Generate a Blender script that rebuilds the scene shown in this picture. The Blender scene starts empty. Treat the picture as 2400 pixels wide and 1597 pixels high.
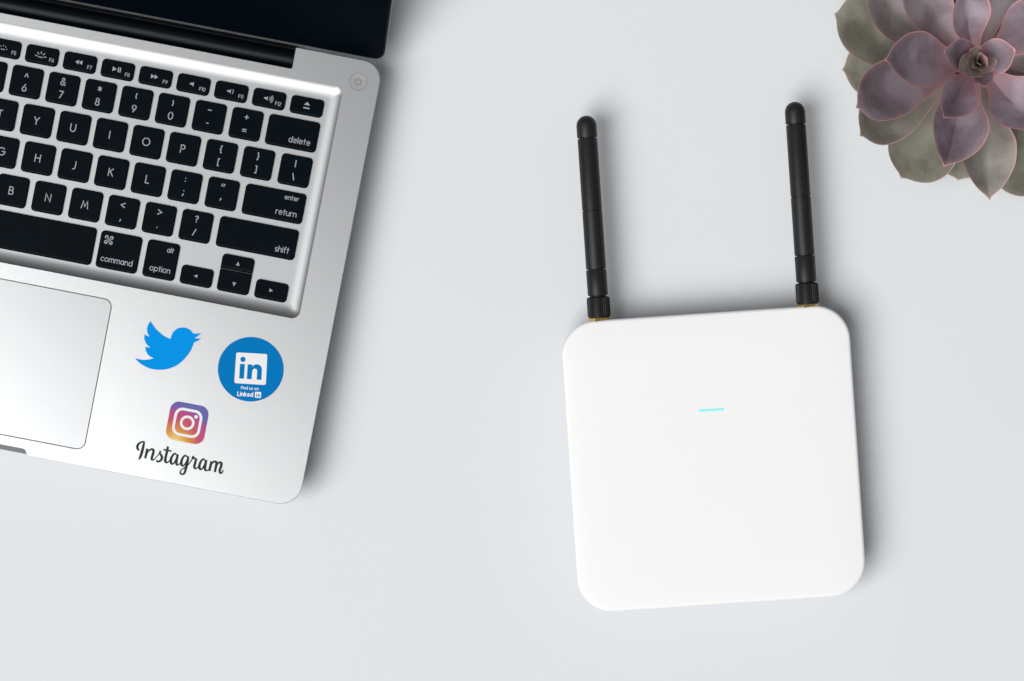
import bpy, bmesh, math, random
from mathutils import Vector, noise

rnd = random.Random(7)
R = math.radians
sc = bpy.context.scene

# ------------------------------------------------------------------ camera, world, lamps, exposure
H = 1.5                       # camera height over the table, metres
S0 = 0.00022327               # metres per photo pixel on the table plane
cam_d = bpy.data.cameras.new('camera')
cam = bpy.data.objects.new('camera', cam_d)
sc.collection.objects.link(cam)
cam.location = (0, 0, H)
cam_d.sensor_width = 36.0
cam_d.lens = 36.0 * H / (2400 * S0)
cam_d.clip_start = 0.05
cam_d.clip_end = 50
sc.camera = cam

world = bpy.data.worlds.new('World')
sc.world = world
world.use_nodes = True
bg = world.node_tree.nodes['Background']
bg.inputs[0].default_value = (0.975, 0.975, 1.0, 1)
bg.inputs[1].default_value = 0.18


def lamp(name, loc, target, size, power, col):
    d = bpy.data.lights.new(name, 'AREA')
    d.shape = 'SQUARE'
    d.size = size
    d.energy = power
    d.color = col
    o = bpy.data.objects.new(name, d)
    sc.collection.objects.link(o)
    o.location = loc
    o.rotation_euler = (Vector(target) - Vector(loc)).to_track_quat('-Z', 'Y').to_euler()
    return o


lamp('softbox_lamp', (-4.9, -3.8, 9.6), (0, 0, 0), 8.4, 1520, (1.0, 0.99, 0.975))

sc.view_settings.view_transform = 'Standard'
sc.view_settings.look = 'None'
sc.view_settings.gamma = 1
sc.view_settings.exposure = 0.0
sc.view_settings.use_curve_mapping = False
sc.cycles.use_denoising = True
sc.cycles.max_bounces = 8


# ------------------------------------------------------------------ helpers
def unproject(px, py, z):
    k = S0 * (H - z) / H
    return Vector(((px - 1200) * k, -(py - 798.5) * k, z))


def link(name, me, mat=None, parent=None, loc=(0, 0, 0), rz=0.0):
    o = bpy.data.objects.new(name, me)
    sc.collection.objects.link(o)
    if mat is not None:
        me.materials.clear()
        me.materials.append(mat)
    o.parent = parent
    o.location = loc
    o.rotation_euler = (0, 0, rz)
    return o


def finish(bm, name, smooth_angle=30, recalc=True):
    if recalc:
        bmesh.ops.recalc_face_normals(bm, faces=bm.faces)
    me = bpy.data.meshes.new(name)
    bm.to_mesh(me)
    bm.free()
    if smooth_angle:
        for p in me.polygons:
            p.use_smooth = True
        me.set_sharp_from_angle(angle=R(smooth_angle))
    return me


def round_poly(corners, seg=8):
    """corners: (x, y, r) -> list of points with rounded corners."""
    out = []
    n = len(corners)
    for i in range(n):
        x, y, r = corners[i]
        p = Vector((x, y))
        a = Vector(corners[i - 1][:2]) - p
        b = Vector(corners[(i + 1) % n][:2]) - p
        if r <= 0:
            out.append((x, y))
            continue
        a.normalize()
        b.normalize()
        ang = a.angle(b)
        d = r / math.tan(ang / 2)
        c = p + (a + b).normalized() * (r / math.sin(ang / 2))
        s = p + a * d - c
        e = p + b * d - c
        a0 = math.atan2(s.y, s.x)
        a1 = math.atan2(e.y, e.x)
        da = (a1 - a0 + math.pi) % (2 * math.pi) - math.pi
        for k in range(seg + 1):
            t = a0 + da * k / seg
            out.append((c.x + r * math.cos(t), c.y + r * math.sin(t)))
    return out


def rrect(x0, y0, x1, y1, r, seg=6):
    return round_poly([(x0, y0, r), (x1, y0, r), (x1, y1, r), (x0, y1, r)], seg)


def inset(pts, d):
    n = len(pts)
    area = sum(pts[i][0] * pts[(i + 1) % n][1] - pts[(i + 1) % n][0] * pts[i][1] for i in range(n))
    sg = 1 if area > 0 else -1
    out = []
    for i in range(n):
        p0, p1, p2 = Vector(pts[i - 1]), Vector(pts[i]), Vector(pts[(i + 1) % n])
        e1 = (p1 - p0)
        e2 = (p2 - p1)
        if e1.length < 1e-9:
            e1 = e2
        if e2.length < 1e-9:
            e2 = e1
        e1 = e1.normalized()
        e2 = e2.normalized()
        n1 = Vector((-e1.y, e1.x)) * sg
        n2 = Vector((-e2.y, e2.x)) * sg
        m = n1 + n2
        if m.length < 1e-6:
            m = n1
        m.normalize()
        out.append(tuple(p1 + m * (d / max(0.35, m.dot(n1)))))
    return out


def ring(bm, pts, z):
    return [bm.verts.new((x, y, z)) for x, y in pts]


def bridge(bm, a, b):
    n = len(a)
    for i in range(n):
        bm.faces.new((a[i], a[(i + 1) % n], b[(i + 1) % n], b[i]))


def loft(rings, cap0=True, cap1=True, name='loft', angle=30):
    """rings: list of (pts, z) with equal counts."""
    bm = bmesh.new()
    rs = [ring(bm, p, z) for p, z in rings]
    for a, b in zip(rs, rs[1:]):
        bridge(bm, a, b)
    if cap0:
        bm.faces.new(rs[0])
    if cap1:
        bm.faces.new(rs[-1])
    return finish(bm, name, angle)


def catmull(pts, sub=6, closed=False):
    out = []
    n = len(pts)
    for i in range(n - 1):
        p0 = pts[max(i - 1, 0)]
        p1 = pts[i]
        p2 = pts[i + 1]
        p3 = pts[min(i + 2, n - 1)]
        for k in range(sub):
            t = k / sub
            out.append(tuple(0.5 * (2 * b + (c - a) * t + (2 * a - 5 * b + 4 * c - d) * t * t
                                    + (3 * b - a - 3 * c + d) * t ** 3)
                             for a, b, c, d in zip(p0, p1, p2, p3)))
    out.append(tuple(pts[-1]))
    return out


def ribbons(strokes, name, z=0.0, dz=8e-6):
    """strokes: list of [(x, y, halfwidth)...] in metres -> flat print mesh; each stroke a hair above the last."""
    bm = bmesh.new()
    for si, st in enumerate(strokes):
        zz = z + dz * si
        n = len(st)
        L, Rr = [], []
        for i in range(n):
            p = Vector(st[i][:2])
            e1 = (p - Vector(st[i - 1][:2])) if i > 0 else None
            e2 = (Vector(st[i + 1][:2]) - p) if i < n - 1 else None
            if e1 is None or e1.length < 1e-9:
                e1 = e2
            if e2 is None or e2.length < 1e-9:
                e2 = e1
            e1 = e1.normalized()
            e2 = e2.normalized()
            n1 = Vector((-e1.y, e1.x))
            m = n1 + Vector((-e2.y, e2.x))
            if m.length < 1e-3:
                m = n1
            m.normalize()
            w = st[i][2] / max(0.5, m.dot(n1))
            if i == 0 and abs(st[0][2] - st[1][2]) < 1e-9:
                p = p - e2 * st[i][2] * 0.7
            if i == n - 1 and abs(st[-1][2] - st[-2][2]) < 1e-9:
                p = p + e1 * st[i][2] * 0.7
            L.append(bm.verts.new((*(p + m * w), zz)))
            Rr.append(bm.verts.new((*(p - m * w), zz)))
        for i in range(n - 1):
            bm.faces.new((Rr[i], Rr[i + 1], L[i + 1], L[i]))
    me = bpy.data.meshes.new(name)
    for f in bm.faces:
        if f.normal.z < 0:
            f.normal_flip()
    bm.normal_update()
    bm.to_mesh(me)
    bm.free()
    return me


def prism(outline, z0, z1, name, holes=()):
    """thin solid from an outline with holes"""
    bm = bmesh.new()
    edges = []
    loops = [outline] + list(holes)
    tops = []
    for lp in loops:
        vs = ring(bm, lp, z1)
        tops.append(vs)
        for i in range(len(vs)):
            edges.append(bm.edges.new((vs[i], vs[(i + 1) % len(vs)])))
    bmesh.ops.triangle_fill(bm, edges=edges, use_beauty=True, use_dissolve=False)
    for f in bm.faces:
        f.normal_update()
        if f.normal.z < 0:
            f.normal_flip()
    for lp, vs in zip(loops, tops):
        lo = ring(bm, lp, z0)
        bridge(bm, vs, lo)
    bmesh.ops.recalc_face_normals(bm, faces=bm.faces)
    if sum(f.normal.z * f.calc_area() for f in bm.faces) < 0:
        bmesh.ops.reverse_faces(bm, faces=bm.faces)
    return finish(bm, name, 0, False)


def revolve(profile, name, seg=32, angle=35, fn=None):
    """profile (r, y) along the +Y axis."""
    bm = bmesh.new()
    rs = []
    for r, y in profile:
        vs = []
        for k in range(seg):
            a = 2 * math.pi * k / seg
            rr = fn(r, y, k, a) if fn else r
            vs.append(bm.verts.new((rr * math.cos(a), y, rr * math.sin(a))))
        rs.append(vs)
    for a, b in zip(rs, rs[1:]):
        bridge(bm, a, b)
    bm.faces.new(rs[0])
    bm.faces.new(rs[-1])
    return finish(bm, name, angle)


# ------------------------------------------------------------------ materials
def mat(name, col, rough=0.5, metal=0.0, spec=0.5, noise_amp=0.0, noise_scale=400.0, bump=0.0, bump_scale=3000.0,
        rough_amp=0.0, coat=0.0):
    m = bpy.data.materials.new(name)
    m.use_nodes = True
    nt = m.node_tree
    b = nt.nodes['Principled BSDF']
    b.inputs['Base Color'].default_value = (*col, 1)
    b.inputs['Roughness'].default_value = rough
    b.inputs['Metallic'].default_value = metal
    b.inputs['Specular IOR Level'].default_value = spec
    b.inputs['Coat Weight'].default_value = coat
    tc = nt.nodes.new('ShaderNodeTexCoord')
    if noise_amp or rough_amp:
        n = nt.nodes.new('ShaderNodeTexNoise')
        n.inputs['Scale'].default_value = noise_scale
        n.inputs['Detail'].default_value = 4
        nt.links.new(tc.outputs['Object'], n.inputs['Vector'])
        if noise_amp:
            mr = nt.nodes.new('ShaderNodeMapRange')
            mr.inputs[1].default_value = 0.3
            mr.inputs[2].default_value = 0.7
            mr.inputs[3].default_value = 1 - noise_amp
            mr.inputs[4].default_value = 1 + noise_amp
            nt.links.new(n.outputs[0], mr.inputs[0])
            mx = nt.nodes.new('ShaderNodeMix')
            mx.data_type = 'RGBA'
            mx.blend_type = 'MULTIPLY'
            mx.inputs[0].default_value = 1
            mx.inputs[6].default_value = (*col, 1)
            nt.links.new(mr.outputs[0], mx.inputs[7])
            nt.links.new(mx.outputs[2], b.inputs['Base Color'])
        if rough_amp:
            mr2 = nt.nodes.new('ShaderNodeMapRange')
            mr2.inputs[1].default_value = 0.3
            mr2.inputs[2].default_value = 0.7
            mr2.inputs[3].default_value = rough - rough_amp
            mr2.inputs[4].default_value = rough + rough_amp
            nt.links.new(n.outputs[0], mr2.inputs[0])
            nt.links.new(mr2.outputs[0], b.inputs['Roughness'])
    if bump:
        n2 = nt.nodes.new('ShaderNodeTexNoise')
        n2.inputs['Scale'].default_value = bump_scale
        n2.inputs['Detail'].default_value = 2
        nt.links.new(tc.outputs['Object'], n2.inputs['Vector'])
        bp = nt.nodes.new('ShaderNodeBump')
        bp.inputs['Strength'].default_value = bump
        bp.inputs['Distance'].default_value = 0.00005
        nt.links.new(n2.outputs[0], bp.inputs['Height'])
        nt.links.new(bp.outputs[0], b.inputs['Normal'])
    return m


M_table = mat('table_paint', (0.735, 0.765, 0.79), 0.75, spec=0.15, noise_amp=0.006, noise_scale=9)
M_alu = mat('bead_blasted_aluminium', (0.51, 0.523, 0.535), 0.31, metal=1.0, noise_amp=0.012, noise_scale=900,
            bump=0.10, bump_scale=6000)
M_tray = mat('satin_aluminium', (0.385, 0.397, 0.408), 0.44, metal=1.0, noise_amp=0.01, noise_scale=900,
             bump=0.08, bump_scale=6000)
M_pad = mat('trackpad_glass', (0.44, 0.455, 0.465), 0.305, metal=1.0, noise_amp=0.006, noise_scale=500)
M_key = mat('black_key_plastic', (0.0012, 0.0038, 0.0064), 0.36, spec=0.035, noise_amp=0.25, noise_scale=160,
            bump=0.15, bump_scale=5000)
M_print = mat('key_print', (0.33, 0.36, 0.39), 0.6, spec=0.2)
M_screen = mat('screen_glass', (0.0012, 0.0034, 0.0056), 0.25, spec=0.03)
M_gasket = mat('lid_gasket', (0.003, 0.004, 0.006), 0.5, spec=0.2)
M_hinge = mat('hinge_plastic', (0.0012, 0.0028, 0.0046), 0.36, spec=0.12)
M_engrave = mat('engraved_grey', (0.20, 0.205, 0.21), 0.6)
M_bird = mat('sticker_sky_blue', (0.0, 0.285, 0.78), 0.5, spec=0.03)
M_round = mat('sticker_deep_blue', (0.0, 0.178, 0.49), 0.5, spec=0.03)
M_white = mat('sticker_white', (0.82, 0.82, 0.83), 0.5, spec=0.2)
M_ink = mat('sticker_ink', (0.018, 0.021, 0.022), 0.55, spec=0.2)
M_router = mat('router_white_plastic', (0.905, 0.91, 0.915), 0.38, spec=0.4, noise_amp=0.004, noise_scale=25,
               bump=0.03, bump_scale=4000)
M_ant = mat('antenna_black_plastic', (0.014, 0.014, 0.0145), 0.45, spec=0.28, noise_amp=0.12, noise_scale=500,
            bump=0.2, bump_scale=5000)
M_ant_dk = mat('antenna_collar_plastic', (0.009, 0.009, 0.0095), 0.42, spec=0.28, noise_amp=0.1, noise_scale=500)
M_brass = mat('brass', (0.80, 0.52, 0.17), 0.25, metal=1.0, noise_amp=0.05, noise_scale=300)
M_stem = mat('stem_brown', (0.06, 0.035, 0.025), 0.8, spec=0.2, noise_amp=0.3, noise_scale=200)

M_led = bpy.data.materials.new('cyan_led')
M_led.use_nodes = True
_b = M_led.node_tree.nodes['Principled BSDF']
_b.inputs['Base Color'].default_value = (0.2, 0.6, 0.6, 1)
_b.inputs['Emission Color'].default_value = (0.22, 0.86, 0.84, 1)
_b.inputs['Emission Strength'].default_value = 0.38

# camera-icon sticker: printed gradient
M_grad = bpy.data.materials.new('sticker_gradient')
M_grad.use_nodes = True
nt = M_grad.node_tree
b = nt.nodes['Principled BSDF']
b.inputs['Roughness'].default_value = 0.5
b.inputs['Specular IOR Level'].default_value = 0.15
at = nt.nodes.new('ShaderNodeAttribute')
at.attribute_name = 'print_pos'
ds = nt.nodes.new('ShaderNodeVectorMath')
ds.operation = 'DISTANCE'
ds.inputs[1].default_value = (0.27, -0.10, 0)
nt.links.new(at.outputs['Vector'], ds.inputs[0])
cr = nt.nodes.new('ShaderNodeValToRGB')
els = cr.color_ramp.elements
els[0].position = 0.10
els[0].color = (0.78, 0.62, 0.22, 1)
els[1].position = 1.0
els[1].color = (0.13, 0.12, 0.40, 1)
for pos, c in ((0.36, (0.66, 0.27, 0.05)), (0.62, (0.54, 0.085, 0.12)), (0.84, (0.44, 0.065, 0.24)),
               (0.97, (0.22, 0.10, 0.33))):
    e = els.new(pos)
    e.color = (*c, 1)
nt.links.new(ds.outputs['Value'], cr.inputs[0])
ds2 = nt.nodes.new('ShaderNodeVectorMath')
ds2.operation = 'DISTANCE'
ds2.inputs[1].default_value = (0.05, 1.15, 0)
nt.links.new(at.outputs['Vector'], ds2.inputs[0])
mr = nt.nodes.new('ShaderNodeMapRange')
mr.inputs[1].default_value = 0.15
mr.inputs[2].default_value = 0.5
mr.inputs[3].default_value = 0.9
mr.inputs[4].default_value = 0.0
nt.links.new(ds2.outputs['Value'], mr.inputs[0])
mx = nt.nodes.new('ShaderNodeMix')
mx.data_type = 'RGBA'
nt.links.new(mr.outputs[0], mx.inputs[0])
nt.links.new(cr.outputs[0], mx.inputs[6])
mx.inputs[7].default_value = (0.12, 0.11, 0.36, 1)
nt.links.new(mx.outputs[2], b.inputs['Base Color'])


def leaf_material():
    m = bpy.data.materials.new('succulent_leaf')
    m.use_nodes = True
    nt = m.node_tree
    b = nt.nodes['Principled BSDF']
    b.inputs['Roughness'].default_value = 0.40
    b.inputs['Specular IOR Level'].default_value = 0.35
    b.inputs['Subsurface Weight'].default_value = 0.0

    def attr(n):
        a = nt.nodes.new('ShaderNodeAttribute')
        a.attribute_name = n
        return a.outputs['Fac']

    def mixc(fac, a, c):
        x = nt.nodes.new('ShaderNodeMix')
        x.data_type = 'RGBA'
        for sock, v in ((x.inputs[0], fac), (x.inputs[6], a), (x.inputs[7], c)):
            if isinstance(v, tuple):
                sock.default_value = (*v, 1)
            else:
                nt.links.new(v, sock)
        return x.outputs[2]

    def mrange(v, a, c, lo=0.0, hi=1.0, smooth=True):
        x = nt.nodes.new('ShaderNodeMapRange')
        x.interpolation_type = 'SMOOTHSTEP' if smooth else 'LINEAR'
        x.inputs[1].default_value = a
        x.inputs[2].default_value = c
        x.inputs[3].default_value = lo
        x.inputs[4].default_value = hi
        nt.links.new(v, x.inputs[0])
        return x.outputs[0]

    tc = nt.nodes.new('ShaderNodeTexCoord')
    n1 = nt.nodes.new('ShaderNodeTexNoise')
    n1.inputs['Scale'].default_value = 48
    n1.inputs['Detail'].default_value = 3
    n1.inputs['Roughness'].default_value = 0.5
    nt.links.new(tc.outputs['Object'], n1.inputs['Vector'])
    n2 = nt.nodes.new('ShaderNodeTexNoise')
    n2.inputs['Scale'].default_value = 900
    n2.inputs['Detail'].default_value = 3
    nt.links.new(tc.outputs['Object'], n2.inputs['Vector'])
    age, along, marg = attr('age'), attr('along'), attr('margin')
    purple = mixc(mrange(n1.outputs[0], 0.35, 0.68), (0.285, 0.212, 0.270), (0.48, 0.405, 0.48))
    green = mixc(mrange(n1.outputs[0], 0.35, 0.68), (0.232, 0.232, 0.175), (0.38, 0.38, 0.305))
    body = mixc(age, purple, green)
    pinkb = mixc(age, (0.52, 0.31, 0.36), (0.50, 0.45, 0.38))
    body = mixc(mrange(along, 0.55, 0.15, 0.0, 0.85), body, pinkb)
    dark = mixc(age, (0.110, 0.075, 0.096), (0.112, 0.104, 0.080))
    tipf = nt.nodes.new('ShaderNodeMath')
    tipf.operation = 'MULTIPLY'
    nt.links.new(mrange(along, 0.48, 0.95, 0.0, 0.78), tipf.inputs[0])
    nt.links.new(mrange(n1.outputs[0], 0.3, 0.65, 1.0, 0.45), tipf.inputs[1])
    body = mixc(tipf.outputs[0], body, dark)
    wax = mixc(mrange(n2.outputs[0], 0.3, 0.7, 0.0, 0.12), body, (0.55, 0.52, 0.52))
    rimc = mixc(age, (0.76, 0.38, 0.40), (0.62, 0.42, 0.38))
    halo = mixc(mrange(marg, 0.0035, 0.0010, 0.0, 0.14), wax, rimc)
    col = mixc(mrange(marg, 0.00075, 0.0004), halo, rimc)
    nt.links.new(col, b.inputs['Base Color'])
    bp = nt.nodes.new('ShaderNodeBump')
    bp.inputs['Strength'].default_value = 0.12
    bp.inputs['Distance'].default_value = 0.0003
    nt.links.new(n1.outputs[0], bp.inputs['Height'])
    nt.links.new(bp.outputs[0], b.inputs['Normal'])
    return m


M_leaf = leaf_material()

# ------------------------------------------------------------------ table surface
bm = bmesh.new()
for x, y in ((-2, -2), (2, -2), (2, 2), (-2, 2)):
    bm.verts.new((x, y, 0))
bm.verts.ensure_lookup_table()
bm.faces.new(bm.verts)
table = link('table_surface', finish(bm, 'table_surface', 0), M_table)
table['kind'] = 'structure'
table['label'] = 'plain pale grey white table surface under everything'

# ------------------------------------------------------------------ laptop
ZD = 0.022                    # deck height
S = S0 * (H - ZD) / H         # metres per photo pixel at deck height
TH = 0.19                     # laptop turned 10.9 degrees clockwise
U0, W0 = 172.5, 507.0         # middle of the laptop in deck pixels (u right, w towards the user)
cu, su = math.cos(TH), math.sin(TH)
ix, iy = U0 * cu - W0 * su, U0 * su + W0 * cu
laptop = bpy.data.objects.new('laptop', None)
sc.collection.objects.link(laptop)
laptop.location = ((ix - 1200) * S, -(iy - 798.5) * S, 0)
laptop.rotation_euler = (0, 0, -TH)
laptop['label'] = 'open silver laptop with black keys and social media stickers on its palm rest'
laptop['category'] = 'laptop'


def lp(u, w):
    return ((u - U0) * S, -(w - W0) * S)


def lps(pts):
    return [lp(u, w) for u, w in pts]


def img(px, py):
    """photo pixel -> laptop deck (u, w)"""
    return (px * cu + py * su, -px * su + py * cu)


# --- base
UR, UL, WF, WR = 911.0, -566.0, 1037.0, -22.0
outer = lps(round_poly([(UR, WF, 52), (264, WF, 5), (256, WF - 14, 9), (88, WF - 14, 9), (80, WF, 5), (UL, WF, 52), (UL, WR, 46),
                        (-357, WR, 2), (-357, 29, 4), (702, 29, 4), (702, WR, 2), (UR, WR, 46)], 8))
WELL = (-484.0, 50.0, 829.0, 604.0)
PAD = (-48.0, 640.5, 393.5, 1001.0)
well0 = lps(rrect(WELL[0], WELL[1], WELL[2], WELL[3], 20, 8))
pad0 = lps(rrect(PAD[0], PAD[1], PAD[2], PAD[3], 21, 8))
PB = (860.5, 30.0)
btn0 = [lp(PB[0] + 20.5 * math.cos(a), PB[1] + 20.5 * math.sin(a)) for a in [2 * math.pi * k / 40 for k in range(40)]]

bm = bmesh.new()
top_pts = inset(outer, 0.00025)
top = ring(bm, top_pts, ZD)
loops = [top] + [ring(bm, p, ZD) for p in (well0, pad0, btn0)]
edges = []
for vs in loops:
    for i in range(len(vs)):
        edges.append(bm.edges.new((vs[i], vs[(i + 1) % len(vs)])))
bmesh.ops.triangle_fill(bm, edges=edges, use_beauty=True, use_dissolve=False)
for vs, pts in zip(loops[2:], (pad0, btn0)):
    bridge(bm, vs, ring(bm, pts, ZD - 0.0012))
prev = top
for d, z in ((0.00008, ZD - 0.00008), (0.0, ZD - 0.00025), (0.0006, 0.0145), (0.0035, 0.008), (0.009, 0.0035), (0.018, 0.0008)):
    r_ = ring(bm, inset(outer, d) if d else outer, z)
    bridge(bm, prev, r_)
    prev = r_
bmesh.ops.recalc_face_normals(bm, faces=bm.faces)
if sum(f.normal.z * f.calc_area() for f in bm.faces if f.calc_center_median().z > ZD - 1e-5) < 0:
    bmesh.ops.reverse_faces(bm, faces=bm.faces)
link('base', finish(bm, 'base', 12, False), M_alu, laptop)

# scoop under the thumb notch
bm = bmesh.new()
p = [(-1, 0.0)]
a_ = [lp(u, w) for u, w in ((86, WF - 13.5), (258, WF - 13.5), (261, WF - 0.8), (83, WF - 0.8))]
zs = [ZD - 0.0045, ZD - 0.0045, ZD - 0.0070, ZD - 0.0070]
v = [bm.verts.new((q[0], q[1], z)) for q, z in zip(a_, zs)]
bm.faces.new(v)
lo = [bm.verts.new((q[0], q[1], 0.006)) for q in a_]
for i in range(4):
    bm.faces.new((v[i], v[(i + 1) % 4], lo[(i + 1) % 4], lo[i]))
link('thumb_scoop', finish(bm, 'thumb_scoop', 0), M_alu, laptop)

# rubber feet
for fu, fw in ((UR - 70, WF - 60), (UL + 70, WF - 60), (UR - 70, WR + 90), (UL + 70, WR + 90)):
    c = lp(fu, fw)
    pts = [(0.007 * math.cos(k * math.pi / 10), 0.007 * math.sin(k * math.pi / 10)) for k in range(20)]
    link('rubber_foot', loft([(pts, 0.0), (pts, 0.0012)], name='rubber_foot'), M_hinge, laptop, (c[0], c[1], 0))

# --- recessed keyboard tray
rings = []
DZ_WELL = 0.0017
for k in range(13):
    ph = R(34 + 56 * k / 12)
    d = 31 * (math.cos(R(34)) - math.cos(ph)) / math.cos(R(34))
    z = ZD - DZ_WELL * (math.sin(ph) - math.sin(R(34))) / (1 - math.sin(R(34)))
    rings.append((lps(rrect(WELL[0] + d, WELL[1] + d, WELL[2] - d, WELL[3] - d, max(20 - d, 6) + d * 0.15, 8)), z))
me = loft(rings, cap0=False, cap1=True, name='keyboard_tray', angle=50)
ZW = ZD - DZ_WELL
tray = link('keyboard_tray', me, M_tray, laptop)
if me.polygons[-1].normal.z < 0:
    me.flip_normals()

# --- trackpad
q = (PAD[0] + 1.4, PAD[1] + 1.4, PAD[2] - 1.4, PAD[3] - 1.4)
o1 = lps(rrect(*q, 19.2, 8))
o2 = inset(o1, 0.00022)
link('trackpad', loft([(o1, ZD - 0.0012), (o1, ZD - 0.00035), (o2, ZD - 0.00012)], cap0=False, name='trackpad'), M_pad, laptop)
# floor of the slot round the trackpad and the button, dark
link('trackpad_slot', loft([(lps(rrect(PAD[0] - 2, PAD[1] - 2, PAD[2] + 2, PAD[3] + 2, 22, 8)), ZD - 0.0016),
                            (lps(rrect(PAD[0] - 2, PAD[1] - 2, PAD[2] + 2, PAD[3] + 2, 22, 8)), ZD - 0.00115)],
                           name='trackpad_slot'), mat('slot_grey', (0.42, 0.42, 0.43), 0.6), laptop)

# --- power button
pb = lp(*PB)


def circ(r, n=40):
    return [(r * S * math.cos(2 * math.pi * k / n), r * S * math.sin(2 * math.pi * k / n)) for k in range(n)]


btn = link('power_button', loft([(circ(20.2), -0.0014), (circ(20.2), -0.00008), (circ(19.9), -0.00002), (circ(14), -0.00003), (circ(7), -0.00004)],
                                cap0=False, name='power_button', angle=20), M_alu, laptop, (pb[0], pb[1], ZD))
sym = [[(7.2 * S * math.cos(R(a)), 7.2 * S * math.sin(R(a)), 1.4 * S) for a in range(130, 411, 14)],
       [(0, 1.5 * S, 1.4 * S), (0, 9 * S, 1.4 * S)]]
link('power_symbol', ribbons(sym, 'power_symbol', 0.00001), M_engrave, btn)

# --- stroke font for the key legends and the sticker lettering


def arc(cx, cy, rx, ry, a0, a1, n=10):
    return [(cx + rx * math.cos(R(a0 + (a1 - a0) * k / n)), cy + ry * math.sin(R(a0 + (a1 - a0) * k / n))) for k in range(n + 1)]


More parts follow.
